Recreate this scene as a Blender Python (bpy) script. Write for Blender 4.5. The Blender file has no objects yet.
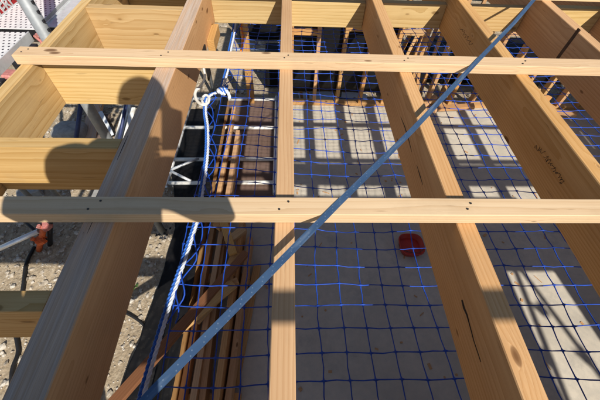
import bpy, bmesh, math, random
from mathutils import Vector, Matrix, noise
random.seed(7)
scene = bpy.context.scene
col = scene.collection

# ------------------------------------------------------------------ camera
ZJ = 2.20                       # joist tops above the slab
CH = 0.651                      # lens above joist tops
CAM = Vector((0, 0, ZJ + CH))
FPX = 318.6                     # focal length in pixels of the 600 px wide picture
PITCH, YAW, ROLL = 0.92187, 0.06681, 0.05759

def ray(px, py):
    u = (px - 300) / FPX; v = -(py - 200) / FPX
    c, s = math.cos(ROLL), math.sin(ROLL); u, v = c*u - s*v, s*u + c*v
    y = math.cos(PITCH) + v*math.sin(PITCH); z = -math.sin(PITCH) + v*math.cos(PITCH)
    c, s = math.cos(YAW), math.sin(YAW)
    return Vector((c*u + s*y, -s*u + c*y, z))
def at(px, py, z):              # pixel -> point on the horizontal plane z (metres above slab)
    r = ray(px, py); return CAM + r * ((z - CAM.z) / r.z)
def atX(px, py, X):
    r = ray(px, py); return CAM + r * (X / r.x)
def atY(px, py, Y):
    r = ray(px, py); return CAM + r * (Y / r.y)

cam_d = bpy.data.cameras.new('camera'); cam = bpy.data.objects.new('camera', cam_d); col.objects.link(cam)
f = ray(300, 200).normalized(); r_ = (ray(301, 200) - ray(300, 200)).normalized(); u_ = r_.cross(f)
m = Matrix((r_, u_, -f)).transposed().to_4x4(); m.translation = CAM
cam.matrix_world = m
cam_d.sensor_width = 36; cam_d.lens = 36 * FPX / 600; cam_d.clip_start = 0.01; cam_d.clip_end = 500
scene.camera = cam

# ------------------------------------------------------------------ sky, sun, exposure
TOSUN = Vector((0.5, -1.05, 1.0)).normalized()
ELEV = math.asin(TOSUN.z); AZ = math.atan2(TOSUN.x, TOSUN.y)
w = bpy.data.worlds.new('World'); scene.world = w; w.use_nodes = True
nt = w.node_tree; nt.nodes.clear()
sky = nt.nodes.new('ShaderNodeTexSky'); sky.sky_type = 'NISHITA'; sky.sun_disc = False
sky.sun_elevation = ELEV; sky.sun_rotation = AZ; sky.air_density = 1.0; sky.dust_density = 0.6
bg = nt.nodes.new('ShaderNodeBackground'); bg.inputs['Strength'].default_value = 0.072
wo = nt.nodes.new('ShaderNodeOutputWorld'); nt.links.new(sky.outputs[0], bg.inputs[0]); nt.links.new(bg.outputs[0], wo.inputs[0])
sl = bpy.data.lights.new('sun', 'SUN'); sl.energy = 4.8; sl.angle = math.radians(0.53); sl.color = (1.0, 0.93, 0.82)
so = bpy.data.objects.new('sun', sl); col.objects.link(so); so.location = (3, -6, 8)
so.rotation_euler = (-TOSUN).to_track_quat('-Z', 'Y').to_euler()
vs = scene.view_settings; vs.view_transform = 'Standard'; vs.look = 'None'; vs.exposure = 0.43; vs.gamma = 1.0
vs.use_curve_mapping = False

# ------------------------------------------------------------------ materials
MATS = {}
class NT:
    def __init__(self, name):
        self.m = bpy.data.materials.new(name); self.m.use_nodes = True
        self.t = self.m.node_tree; self.n = self.t.nodes; self.l = self.t.links
        self.b = self.n['Principled BSDF']
    def node(self, typ, ins=None, **kw):
        x = self.n.new(typ)
        for k, v in kw.items(): setattr(x, k, v)
        for k, v in (ins or {}).items(): self.put(x.inputs[k], v)
        return x
    def put(self, sock, v):
        if hasattr(v, 'is_linked') or isinstance(v, bpy.types.NodeSocket): self.l.new(v, sock)
        else: sock.default_value = v
    def math(self, op, a, b=0.0, c=None, clamp=False):
        x = self.n.new('ShaderNodeMath'); x.operation = op; x.use_clamp = clamp
        self.put(x.inputs[0], a); self.put(x.inputs[1], b)
        if c is not None: self.put(x.inputs[2], c)
        return x.outputs[0]
    def vmath(self, op, a, b):
        x = self.n.new('ShaderNodeVectorMath'); x.operation = op
        self.put(x.inputs[0], a); self.put(x.inputs[1], b); return x.outputs[0]
    def noise(self, vec, scale, detail=4, rough=.55, dist=0.0):
        x = self.node('ShaderNodeTexNoise', {'Vector': vec, 'Scale': scale, 'Detail': detail, 'Roughness': rough, 'Distortion': dist}); return x.outputs['Fac']
    def ramp(self, fac, stops):
        x = self.n.new('ShaderNodeValToRGB'); self.put(x.inputs[0], fac); e = x.color_ramp.elements
        while len(e) < len(stops): e.new(0.5)
        for i, (p, c) in enumerate(stops):
            e[i].position = p; e[i].color = (c[0], c[1], c[2], 1) if hasattr(c, '__len__') else (c, c, c, 1)
        return x.outputs[0]
    def mix(self, fac, a, b, blend='MIX'):
        x = self.n.new('ShaderNodeMix'); x.data_type = 'RGBA'; x.blend_type = blend
        self.put(x.inputs[0], fac)
        for s, v in ((x.inputs[6], a), (x.inputs[7], b)):
            if isinstance(v, tuple): s.default_value = (v[0], v[1], v[2], 1)
            else: self.l.new(v, s)
        return x.outputs[2]
    def bump(self, h, strength=.3, dist=.002):
        x = self.node('ShaderNodeBump', {'Height': h, 'Strength': strength, 'Distance': dist}); self.l.new(x.outputs[0], self.b.inputs['Normal'])
    def color(self, c):
        if isinstance(c, tuple): self.b.inputs['Base Color'].default_value = (c[0], c[1], c[2], 1)
        else: self.l.new(c, self.b.inputs['Base Color'])
    def set(self, **kw):
        for k, v in kw.items(): self.put(self.b.inputs[k.replace('_', ' ')], v)

def wood(name, light, dark, ring=26, knots=1.0, grey=0.0, contrast=1.0, dark_patch=0.25, rough=.78, pith=(.035, -.05)):
    """sawn pine: growth rings round a pith that runs along local X, fibres, knots, handling dirt"""
    g = NT(name)
    tc = g.node('ShaderNodeTexCoord').outputs['Object']
    oi = g.node('ShaderNodeObjectInfo').outputs['Random']
    off = g.node('ShaderNodeCombineXYZ', {0: g.math('MULTIPLY', oi, 37.0), 1: g.math('MULTIPLY', oi, 11.0), 2: g.math('MULTIPLY', oi, 23.0)}).outputs[0]
    p = g.vmath('ADD', tc, off)
    # pith offset differs board to board
    pofs = g.node('ShaderNodeCombineXYZ', {0: 0.0, 1: g.math('MULTIPLY_ADD', oi, .09, pith[0]-.045), 2: g.math('MULTIPLY_ADD', g.math('FRACT', g.math('MULTIPLY', oi, 7.3)), .06, pith[1]-.03)}).outputs[0]
    q = g.vmath('ADD', tc, pofs)
    vo = g.node('ShaderNodeTexVoronoi', {'Vector': g.vmath('MULTIPLY', p, (5.5, 13, 13)), 'Scale': 1.0}, feature='F1')
    vsz = g.node('ShaderNodeSeparateColor', {0: vo.outputs['Color']}).outputs[0]
    kd = g.math('ADD', vo.outputs['Distance'], g.math('MULTIPLY', g.math('POWER', vsz, .6), .095))
    swirl = g.ramp(kd, [(0.05, 1.0), (0.20, .35), (0.42, 0.0)])
    q = g.vmath('ADD', q, g.vmath('MULTIPLY', g.node('ShaderNodeCombineXYZ', {0: 0.0, 1: swirl, 2: swirl}).outputs[0], (0, .016, .016)))
    slow = g.node('ShaderNodeTexNoise', {'Vector': g.vmath('MULTIPLY', p, (1.6, 6, 6)), 'Scale': 1.0, 'Detail': 3.0}).outputs['Color']
    q = g.vmath('ADD', q, g.vmath('MULTIPLY', g.vmath('SUBTRACT', slow, (.5, .5, .5)), (0, .030, .030)))
    wv = g.node('ShaderNodeTexWave', {'Vector': g.vmath('MULTIPLY', q, (0.03, 1, 1)), 'Scale': float(ring), 'Distortion': 1.6, 'Detail': 3.0, 'Detail Scale': 2.5}, wave_type='RINGS', rings_direction='X', wave_profile='SAW').outputs['Fac']
    late = g.math('POWER', wv, 2.2)
    fib = g.noise(g.vmath('MULTIPLY', p, (3.0, 260, 260)), 1.0, 3, .6)
    big = g.noise(g.vmath('MULTIPLY', p, (1.2, 5, 5)), 1.3, 3)
    c = g.mix(g.math('MULTIPLY', late, .75*contrast), light, dark)
    c = g.mix(g.math('MULTIPLY', g.math('SUBTRACT', fib, .38, clamp=True), 1.3*contrast, clamp=True), c, dark)
    c = g.mix(g.ramp(big, [(.35, 0.0), (.75, dark_patch)]), c, (dark[0]*.7, dark[1]*.62, dark[2]*.5))
    # knots
    k = g.ramp(kd, [(0.085, 1.0), (0.13, .7), (0.152, 0.0)])
    c = g.mix(g.math('MULTIPLY', k, .85*knots, clamp=True), c, (dark[0]*.25, dark[1]*.18, dark[2]*.13))
    hv = g.node('ShaderNodeHueSaturation', {'Hue': g.math('MULTIPLY_ADD', g.math('FRACT', g.math('MULTIPLY', oi, 13.7)), .012, .492), 'Saturation': g.math('MULTIPLY_ADD', g.math('FRACT', g.math('MULTIPLY', oi, 5.1)), .22, .95), 'Value': g.math('MULTIPLY_ADD', g.math('FRACT', g.math('MULTIPLY', oi, 29.3)), .22, .90), 'Color': c}); c = hv.outputs[0]
    # grey handling dirt, boot scuffs
    dn = g.noise(p, 3.2, 7, .72)
    c = g.mix(g.ramp(dn, [(.54, 0.0), (.72, .20)]), c, (.24, .17, .11))
    # small surface checks and dirt specks
    sp = g.noise(g.vmath('MULTIPLY', p, (10, 120, 120)), 1.0, 2)
    c = g.mix(g.ramp(sp, [(.70, 0.0), (.78, .45)]), c, (dark[0]*.3, dark[1]*.25, dark[2]*.2))
    if grey > 0:
        geo = g.node('ShaderNodeNewGeometry').outputs['Normal']
        nz = g.node('ShaderNodeSeparateXYZ', {0: geo}).outputs[2]
        gm = g.math('MULTIPLY', g.ramp(nz, [(.55, 0.0), (.85, 1.0)]), g.ramp(g.noise(g.vmath('MULTIPLY', p, (1.6, 40, 40)), 1.5, 5), [(.25, .45), (.7, 1.0)]))
        gc = g.mix(g.ramp(g.noise(g.vmath('MULTIPLY', p, (5, 330, 330)), 1.0, 5, .7), [(.33, 0.0), (.66, 1.0)]), (.24, .22, .205), (.50, .475, .45))
        c = g.mix(g.math('MULTIPLY', gm, grey), c, gc)
    g.color(c); g.set(Roughness=rough); g.b.inputs['Specular IOR Level'].default_value = .25
    g.bump(g.math('ADD', g.math('MULTIPLY', fib, .6), g.math('MULTIPLY', late, .5)), .35, .0012)
    MATS[name] = g.m; return g.m

def plain(name, c, rough=.6, metal=0.0, var=.25, scale=18, bump=.0, spec=.4, dirt=None):
    g = NT(name)
    tc = g.node('ShaderNodeTexCoord').outputs['Object']
    n = g.noise(tc, scale, 5, .6)
    cc = g.mix(g.ramp(n, [(.3, 0.0), (.75, 1.0)]), (c[0]*(1-var), c[1]*(1-var), c[2]*(1-var)), (min(1, c[0]*(1+var)), min(1, c[1]*(1+var)), min(1, c[2]*(1+var))))
    if dirt:
        n2 = g.noise(tc, scale*.35, 6, .7)
        cc = g.mix(g.ramp(n2, [(.52, 0.0), (.68, .8)]), cc, dirt)
    g.color(cc); g.set(Roughness=rough, Metallic=metal); g.b.inputs['Specular IOR Level'].default_value = spec
    if bump: g.bump(n, bump, .003)
    MATS[name] = g.m; return g.m

wood('joist_pine', (.63, .405, .215), (.44, .24, .10), ring=34, contrast=.85, dark_patch=.4)
wood('weathered_joist', (.68, .41, .235), (.47, .25, .12), ring=34, grey=.72, contrast=.65, dark_patch=.4)
wood('treated_pine', (.60, .445, .235), (.39, .245, .095), ring=20, contrast=.9, dark_patch=.25, knots=.7, pith=(.05, -.02))
wood('batten_pine', (.68, .505, .315), (.49, .305, .155), ring=30, contrast=.7, dark_patch=.2, knots=1.0)
wood('fresh_pine', (.54, .34, .17), (.36, .195, .08), ring=26, contrast=.8, dark_patch=.3)
wood('shaded_red_pine', (.24, .125, .065), (.16, .075, .035), ring=26, contrast=.8, dark_patch=.3)  # reddish wood, darkened in colour to stand in for shade on the sloping plank
wood('plywood', (.17, .125, .105), (.12, .085, .07), ring=9, contrast=.6, dark_patch=.5, knots=.3)
wood('deck_plywood', (.50, .37, .23), (.38, .26, .15), ring=9, contrast=.6, dark_patch=.3)
plain('dark_stripe', (.09, .05, .028), .85, var=.35, scale=30)
plain('white_paint', (.72, .72, .69), .55, var=.08, dirt=(.45, .42, .36))
plain('galvanised', (.28, .30, .315), .55, .3, var=.18, scale=30, dirt=(.30, .28, .26))
plain('aluminium', (.74, .76, .78), .38, .55, var=.10, scale=20)
plain('scaffold_white', (.66, .68, .69), .45, .35, var=.12, scale=20, dirt=(.40, .39, .37))
plain('navy_steel', (.035, .05, .13), .5, .2, var=.2)
plain('red_paint', (.50, .035, .04), .5, var=.15, dirt=(.32, .05, .05))
plain('red_coupler', (.48, .19, .17), .6, .1, var=.3, scale=60, dirt=(.25, .12, .09))
plain('orange_coupler', (.62, .12, .03), .55, .1, var=.25, scale=60, dirt=(.25, .09, .04))
plain('dark_steel', (.03, .03, .035), .5, .5, var=.3)
plain('black_rubber', (.012, .012, .013), .55, var=.3)
plain('net_blue', (.006, .060, .42), .55, var=.2, scale=60)
plain('rope_white', (.60, .66, .75), .8, var=.15, scale=150, bump=.4, dirt=(.45, .46, .48))
plain('rope_blue', (.02, .12, .50), .7, var=.2, scale=120)
plain('orange_rope', (.70, .20, .02), .7, var=.2)
plain('bucket_red', (.42, .03, .015), .35, var=.1)
plain('grey_concrete', (.30, .30, .29), .85, var=.2, bump=.3, dirt=(.2, .19, .17))
plain('ink', (.03, .02, .015), .8, var=.2)
plain('nail_steel', (.07, .065, .06), .5, .7, var=.3)
plain('white_print', (.70, .72, .73), .6, var=.1)
plain('weed_leaf', (.045, .11, .02), .6, var=.3)
plain('skin', (.52, .31, .22), .55, var=.06)
plain('hair', (.03, .02, .014), .6, var=.2)
plain('dark_cloth', (.035, .045, .075), .9, var=.2, scale=60)
plain('khaki_cloth', (.16, .13, .09), .9, var=.2, scale=60)
plain('boot_leather', (.11, .06, .03), .7, var=.2)
plain('phone_glass', (.01, .01, .012), .12, var=.1)
plain('shade_cloth', (.010, .014, .013), .9, var=.4, scale=8)
plain('pale_sheet', (.62, .66, .70), .5, var=.12, scale=6, dirt=(.40, .42, .45))

def mk_soil():
    g = NT('soil'); tc = g.node('ShaderNodeTexCoord').outputs['Object']
    a = g.noise(tc, 2.2, 6, .65); b = g.noise(tc, 26, 6, .7); v = g.node('ShaderNodeTexVoronoi', {'Vector': tc, 'Scale': 38.0}).outputs['Distance']
    c = g.ramp(b, [(.28, (.19, .145, .095)), (.5, (.36, .295, .21)), (.72, (.52, .45, .345))])
    c = g.mix(g.ramp(a, [(.35, 0.0), (.7, .5)]), c, (.28, .215, .14))
    g.color(c); g.set(Roughness=.95); g.b.inputs['Specular IOR Level'].default_value = .1
    g.bump(g.math('ADD', b, g.math('MULTIPLY', v, -.5)), .8, .012); MATS['soil'] = g.m
mk_soil()
def mk_stone():
    g = NT('pebble'); tc = g.node('ShaderNodeTexCoord').outputs['Object']
    v = g.node('ShaderNodeTexVoronoi', {'Vector': tc, 'Scale': 24.0}).outputs['Color']
    s = g.node('ShaderNodeSeparateColor', {0: v}).outputs[0]
    c = g.ramp(s, [(0.0, (.20, .155, .10)), (.4, (.34, .28, .20)), (.7, (.43, .37, .285)), (1.0, (.56, .52, .45))])
    n = g.noise(tc, 90, 4); c = g.mix(.25, c, g.ramp(n, [(.3, .15), (.7, .6)]))
    g.color(c); g.set(Roughness=.9); g.b.inputs['Specular IOR Level'].default_value = .15; MATS['pebble'] = g.m
mk_stone()
def mk_slab():
    g = NT('concrete'); tc = g.node('ShaderNodeTexCoord').outputs['Object']
    a = g.noise(tc, 1.1, 6, .6); b = g.noise(tc, 14, 6, .7); d = g.noise(tc, 120, 3)
    c = g.ramp(a, [(.3, (.40, .36, .295)), (.55, (.51, .46, .38)), (.75, (.57, .52, .435))])
    c = g.mix(g.ramp(b, [(.35, .45), (.62, 0.0)]), c, (.33, .315, .285))
    st = g.noise(g.vmath('ADD', tc, (7, 3, 0)), 2.6, 8, .75); c = g.mix(g.ramp(st, [(.56, 0.0), (.66, .38)]), c, (.27, .255, .23))
    c = g.mix(g.ramp(d, [(.62, 0.0), (.75, .25)]), c, (.25, .23, .2))
    g.color(c); g.set(Roughness=.82); g.b.inputs['Specular IOR Level'].default_value = .25; g.bump(g.math('ADD', b, g.math('MULTIPLY', d, .4)), .18, .002); MATS['concrete'] = g.m
mk_slab()
def mk_strap():
    g = NT('blue_strap'); tc = g.node('ShaderNodeTexCoord').outputs['Object']
    sx, sy, sz = [g.node('ShaderNodeSeparateXYZ', {0: tc}).outputs[i] for i in range(3)]
    n = g.noise(g.vmath('MULTIPLY', tc, (6, 60, 60)), 1.0, 4); n2 = g.noise(tc, 9, 5)
    c = g.mix(g.ramp(n2, [(.35, 0.0), (.7, 1.0)]), (.034, .074, .160), (.056, .112, .205))
    c = g.mix(g.ramp(n, [(.56, 0.0), (.75, .45)]), c, (.26, .33, .42)); c = g.mix(g.ramp(g.noise(tc, 35, 6, .75), [(.58, 0.0), (.7, .4)]), c, (.10, .13, .18))
    # punched nail holes with bright burrs: two staggered rows
    def row(y0, ph):
        fx = g.math('SUBTRACT', g.math('FRACT', g.math('ADD', g.math('DIVIDE', sx, .030), ph)), .5)
        dx = g.math('MULTIPLY', fx, .030); dy = g.math('SUBTRACT', sy, y0)
        return g.math('SQRT', g.math('ADD', g.math('MULTIPLY', dx, dx), g.math('MULTIPLY', dy, dy)))
    d = g.math('MINIMUM', g.math('MINIMUM', row(.0055, 0.0), row(-.0055, .5)), row(0.0, .25))
    hole = g.math('LESS_THAN', d, .0013); 
    c = g.mix(g.math('MULTIPLY', hole, .25), c, (.34, .42, .50))
    g.color(c); g.set(Roughness=.45, Metallic=.15); g.bump(g.math('ADD', hole, g.math('MULTIPLY', n, .3)), .4, .001); MATS['blue_strap'] = g.m
mk_strap()
def mk_perf():
    g = NT('perforated_steel'); tc = g.node('ShaderNodeTexCoord').outputs['Object']
    sx, sy, sz = [g.node('ShaderNodeSeparateXYZ', {0: tc}).outputs[i] for i in range(3)]
    fx = g.math('SUBTRACT', g.math('FRACT', g.math('DIVIDE', sx, .032)), .5); fy = g.math('SUBTRACT', g.math('FRACT', g.math('ADD', g.math('DIVIDE', sy, .030), g.math('MULTIPLY', g.math('FLOOR', g.math('DIVIDE', sx, .032)), .5))), .5)
    d = g.math('SQRT', g.math('ADD', g.math('MULTIPLY', fx, fx), g.math('MULTIPLY', fy, fy)))
    n = g.noise(tc, 22, 6, .7)
    c = g.ramp(n, [(.3, (.60, .61, .62)), (.7, (.80, .81, .81))])
    c = g.mix(g.math('LESS_THAN', d, .20), c, (.05, .055, .07))
    g.color(c); g.set(Roughness=.5, Metallic=.1); MATS['perforated_steel'] = g.m
mk_perf()
def mk_poly():
    g = NT('black_polythene'); tc = g.node('ShaderNodeTexCoord').outputs['Object']
    n = g.noise(tc, 14, 5, .6)
    c = g.mix(g.ramp(g.noise(tc, 40, 5, .7), [(.6, 0.0), (.75, .25)]), (.006, .006, .007), (.10, .09, .08))
    g.color(c); g.set(Roughness=.55); g.b.inputs['Specular IOR Level'].default_value = .22; g.bump(n, .5, .006); MATS['black_polythene'] = g.m
mk_poly()

# ------------------------------------------------------------------ mesh helpers
def link(name, me, mat, parent=None, mw=None):
    o = bpy.data.objects.new(name, me); col.objects.link(o)
    if mat is not None and len(me.materials) == 0: me.materials.append(MATS[mat])
    if mw is not None: o.matrix_world = mw
    if parent is not None:
        o.parent = parent; o.matrix_parent_inverse = Matrix.Translation(-parent.location)
    return o
def tag(o, label, cat, group=None, kind=None):
    o['label'] = label; o['category'] = cat
    if group: o['group'] = group
    if kind: o['kind'] = kind
    return o
def thing(name, label, cat, loc, group=None):
    o = bpy.data.objects.new(name, None); col.objects.link(o); o.location = loc; o.empty_display_size = .05
    return tag(o, label, cat, group)
def frame(a, b, up=Vector((0, 0, 1))):
    a, b = Vector(a), Vector(b); x = (b - a).normalized(); y = Vector(up).cross(x).normalized(); z = x.cross(y)
    mw = Matrix((x, y, z)).transposed().to_4x4(); mw.translation = (a + b) / 2; return mw, (b - a).length
def box_mesh(name, L, W, T, bev=.002, seg=1, warp=0.0, cup=0.0):
    bm = bmesh.new(); bmesh.ops.create_cube(bm, size=1)
    bmesh.ops.scale(bm, vec=(L, W, T), verts=bm.verts)
    if bev: bmesh.ops.bevel(bm, geom=bm.edges[:], offset=min(bev, T*.3, W*.3), segments=1, affect='EDGES', profile=.5)
    if seg > 1:
        for i in range(1, seg):
            bmesh.ops.bisect_plane(bm, geom=bm.verts[:]+bm.edges[:]+bm.faces[:], plane_co=(-L/2+L*i/seg, 0, 0), plane_no=(1, 0, 0))
        s1, s2 = random.uniform(0, 50), random.uniform(50, 99)
        for v in bm.verts:
            v.co.y += warp*noise.noise((v.co.x*1.5, s1, 0)); v.co.z += warp*.6*noise.noise((v.co.x*1.5, s2, 0))
            v.co.y += .0012*noise.noise((v.co.x*9, v.co.y*30, s2+v.co.z*30))
    me = bpy.data.meshes.new(name); bm.to_mesh(me); bm.free(); return me
def board(name, a, b, W, T, mat, parent=None, up=(0, 0, 1), bev=.002, seg=1, warp=0.0):
    mw, L = frame(a, b, Vector(up)); return link(name, box_mesh(name, L, W, T, bev, seg, warp), mat, parent, mw)
def tube_mesh(name, pts, r, sides=8, caps=True, rfun=None, smooth=True, wall=None):
    pts = [Vector(p) for p in pts]; n = len(pts); vs_, fs = [], []
    t0 = (pts[1]-pts[0]).normalized(); ref = Vector((0, 0, 1)) if abs(t0.z) < .9 else Vector((1, 0, 0))
    u = t0.cross(ref).normalized()
    for i, p in enumerate(pts):
        t = (pts[min(i+1, n-1)] - pts[max(i-1, 0)]).normalized(); u = (u - t*u.dot(t)).normalized(); v = t.cross(u)
        rr = r if rfun is None else rfun(i, r)
        for k in range(sides):
            a = 2*math.pi*k/sides; vs_.append(p + (u*math.cos(a) + v*math.sin(a))*rr)
    for i in range(n-1):
        for k in range(sides):
            k2 = (k+1) % sides; fs.append((i*sides+k, i*sides+k2, (i+1)*sides+k2, (i+1)*sides+k))
    if caps: fs.append(tuple(range(sides-1, -1, -1))); fs.append(tuple((n-1)*sides+k for k in range(sides)))
    me = bpy.data.meshes.new(name); me.from_pydata(vs_, [], fs); me.update()
    if smooth:
        for pl in me.polygons: pl.use_smooth = len(pl.vertices) == 4
    return me
def tube(name, pts, r, mat, parent=None, sides=8, **kw):
    pts = [Vector(p) for p in pts]; c = sum(pts, Vector())/len(pts)
    return link(name, tube_mesh(name, [p-c for p in pts], r, sides, **kw), mat, parent, Matrix.Translation(c))
def pipe(name, a, b, r, mat, parent=None, sides=14):
    """open-ended scaffold tube with wall thickness"""
    a, b = Vector(a), Vector(b); c = (a+b)/2; d = (b-a).normalized()
    pts = [a + d*.03, a, b, b - d*.03]
    me = tube_mesh(name, [p-c for p in (a, b)], r, sides, caps=False)
    bm = bmesh.new(); bm.from_mesh(me)
    ret = bmesh.ops.solidify(bm, geom=bm.faces[:], thickness=.004); bm.to_mesh(me); bm.free()
    return link(name, me, mat, parent, Matrix.Translation(c))
def cyl_mesh(name, r1, r2, h, sides=16):
    bm = bmesh.new(); bmesh.ops.create_cone(bm, cap_ends=True, segments=sides, radius1=r1, radius2=r2, depth=h)
    me = bpy.data.meshes.new(name); bm.to_mesh(me); bm.free(); return me
def grid(name, fn, nu, nv, mat, parent=None, solid=0.0):
    vs_ = [fn(i/nu, j/nv) for j in range(nv+1) for i in range(nu+1)]
    fs = [(j*(nu+1)+i, j*(nu+1)+i+1, (j+1)*(nu+1)+i+1, (j+1)*(nu+1)+i) for j in range(nv) for i in range(nu)]
    me = bpy.data.meshes.new(name); me.from_pydata(vs_, [], fs); me.update()
    if solid:
        bm = bmesh.new(); bm.from_mesh(me); bmesh.ops.solidify(bm, geom=bm.faces[:], thickness=solid); bm.to_mesh(me); bm.free()
    for p in me.polygons: p.use_smooth = True
    return link(name, me, mat, parent)

# ------------------------------------------------------------------ the setting
GZ = -0.10
def gz(x, y):
    return GZ + .035*noise.noise((x*.9, y*.9, 3)) + .022*noise.noise((x*3.1, y*3.1, 7)) + .010*noise.noise((x*9, y*9, 1))
bm = bmesh.new()
NX, NY = 150, 210
X0, X1, Y0, Y1 = -4.6, -0.9, -1.2, 6.6
gvs = [[bm.verts.new((X0+(X1-X0)*i/NX, Y0+(Y1-Y0)*j/NY, 0)) for i in range(NX+1)] for j in range(NY+1)]
for row in gvs:
    for v in row:
        x, y = v.co.x, v.co.y
        e = min(1, max(0, min((x-X0), (X1-x), (y-Y0), (Y1-y))/.25)); v.co.z = GZ - .06 + (gz(x, y) - GZ + .06 + .012*noise.noise((x*24, y*24, 2)) + .006*noise.noise((x*55, y*55, 5)))*e
for j in range(NY):
    for i in range(NX): bm.faces.new((gvs[j][i], gvs[j][i+1], gvs[j+1][i+1], gvs[j+1][i]))
me = bpy.data.meshes.new('soil_ground'); bm.to_mesh(me); bm.free()
for p in me.polygons: p.use_smooth = True
o = link('soil_ground', me, 'soil'); o['kind'] = 'structure'
me = bpy.data.meshes.new('ground'); me.from_pydata([(-60, -60, GZ-.075), (60, -60, GZ-.075), (60, 60, GZ-.075), (-60, 60, GZ-.075)], [], [(0, 1, 2, 3)])
o = link('ground', me, 'soil'); o['kind'] = 'structure'
# slab
SX0, SX1, SY0, SY1 = -1.02, 5.3, -2.75, 4.05
me = box_mesh('concrete_slab', SX1-SX0, SY1-SY0, .16, .008)
o = link('concrete_slab', me, 'concrete', None, Matrix.Translation(((SX0+SX1)/2, (SY0+SY1)/2, -.08))); o['kind'] = 'structure'
# pebbles on the soil (uncountable)
_b = bmesh.new(); bmesh.ops.create_icosphere(_b, subdivisions=1, radius=1); ICO_V = [v.co.copy() for v in _b.verts]; ICO_F = [tuple(v.index for v in q.verts) for q in _b.faces]; _b.free()
def pebbles(name, n, region, smin, smax, zfun, mat, seed):
    rnd = random.Random(seed); vs_, fs = [], []
    for k in range(n):
        x, y = region(rnd); s = smin*(smax/smin)**(rnd.random()**2.2)
        mt = Matrix.Translation((x, y, zfun(x, y)+s*.25)) @ Matrix.Rotation(rnd.uniform(0, 6.28), 4, 'Z') @ Matrix.Rotation(rnd.uniform(-.5, .5), 4, 'X') @ Matrix.Diagonal((s*rnd.uniform(.7, 1.3), s*rnd.uniform(.6, 1.1), s*rnd.uniform(.4, .75), 1))
        b = len(vs_); vs_ += [mt @ v + Vector((rnd.uniform(-1, 1), rnd.uniform(-1, 1), rnd.uniform(-1, 1)))*s*.2 for v in ICO_V]; fs += [(b+p, b+q, b+r) for p, q, r in ICO_F]
    me = bpy.data.meshes.new(name); me.from_pydata(vs_, [], fs); me.update(); return link(name, me, mat)
o = pebbles('gravel', 9000, lambda r: (r.uniform(-3.3, -1.07), r.uniform(-.1, 4.6)), .004, .030, gz, 'pebble', 3)
tag(o, 'pale stones and clods scattered over the sandy soil beside the slab', 'gravel', None, 'stuff')

# ------------------------------------------------------------------ joists
JW, JD = .048, .192
JX = {0: -.935, 1: -.4466}
for k in range(2, 11): JX[k] = -.0062 + .45*(k-2)
jlab = {0: 'outermost pale rafter at the left edge beside the scaffold', 1: 'thick weathered grey rafter in the shadow of the photographer',
        2: 'slim rafter seen straight from above, right of the white net rope', 3: 'rafter with a long dark split in its side, crossed by the blue strap',
        4: 'rafter with dark scribbled writing on its left side', 5: 'rafter at the top right corner, right of the strap end'}
JOBJ = {}
def joist_y(k): return (-.80 if k < 3 else (-.42 if k == 10 else -2.62), 4.04)
for k, x in JX.items():
    wdt = .0724 if k == 1 else (.042 if k == 0 else JW); y0, y1 = joist_y(k)
    o = board('rafter', (x, y0, ZJ-JD/2), (x, y1, ZJ-JD/2), wdt, JD, 'weathered_joist' if k == 1 else ('treated_pine' if k == 0 else 'joist_pine'), bev=.0022, seg=14, warp=.0025)
    JOBJ[k] = o
    tag(o, jlab.get(k, 'one of the rafters beyond the right edge of the picture'), 'rafter', 'rafters laid side by side')
def child(o, par):
    o.parent = par; o.matrix_parent_inverse = par.matrix_world.inverted(); return o
bpy.context.view_layer.update()
# split in the third rafter, drawn as a dark open check
def sliver(pts, wid, name, par, X, mat='ink', dx=-.0012):
    P = [atX(px, py, X) for px, py in pts]; n = len(P); vs_, fs = [], []
    for i, p in enumerate(P):
        t = (P[min(i+1, n-1)]-P[max(i-1, 0)]).normalized(); s = t.cross(Vector((1, 0, 0))).normalized()
        w_ = wid(i/(n-1)); vs_ += [p+s*w_+Vector((dx, 0, 0)), p-s*w_+Vector((dx, 0, 0)), p+s*w_+Vector((.004, 0, 0)), p-s*w_+Vector((.004, 0, 0))]
    for i in range(n-1):
        a = i*4; b = a+4; fs += [(a, a+1, b+1, b), (a+2, b+2, b+3, a+3), (a, b, b+2, a+2), (a+1, a+3, b+3, b+1)]
    me = bpy.data.meshes.new(name); me.from_pydata(vs_, [], fs); me.update()
    o = link(name, me, mat); return child(o, par)
XF3 = JX[3]-JW/2; XF4 = JX[4]-JW/2; XF5 = JX[5]-JW/2
sliver([(462, 300), (464, 308), (467, 315), (470, 326), (474, 341), (478, 353), (481, 362)], lambda t: 0.0003+.0024*max(0, math.sin(math.pi*min(1, t*1.9+.12)))*(1-t)+.0008*(1-t), 'split', JOBJ[3], XF3)
sliver([(401, 117), (405, 127), (409, 140), (412, 152)], lambda t: .0022*math.sin(math.pi*t)+.0003, 'split', JOBJ[3], XF3)
sliver([(417, 165), (420, 175), (423, 185)], lambda t: .002*math.sin(math.pi*t)+.0003, 'split', JOBJ[3], XF3)
def topcheck(pts, wid, par):
    P = [at(x, y, ZJ+.0006) for x, y in pts]; vs_, fs = [], []; n = len(P)
    for i, p in enumerate(P):
        w_ = wid*(.25+math.sin(math.pi*i/(n-1)))*random.uniform(.6, 1.2); vs_ += [p+Vector((w_, 0, 0)), p-Vector((w_, 0, 0)), p+Vector((w_, 0, -.004)), p-Vector((w_, 0, -.004+.008))]
    for i in range(n-1):
        a = i*4; b = a+4; fs += [(a, b, b+1, a+1), (a, a+2, b+2, b), (a+1, b+1, b+3, a+3)]
    me = bpy.data.meshes.new('split'); me.from_pydata(vs_, [], fs); me.update(); return child(link('split', me, 'ink'), par)
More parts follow.
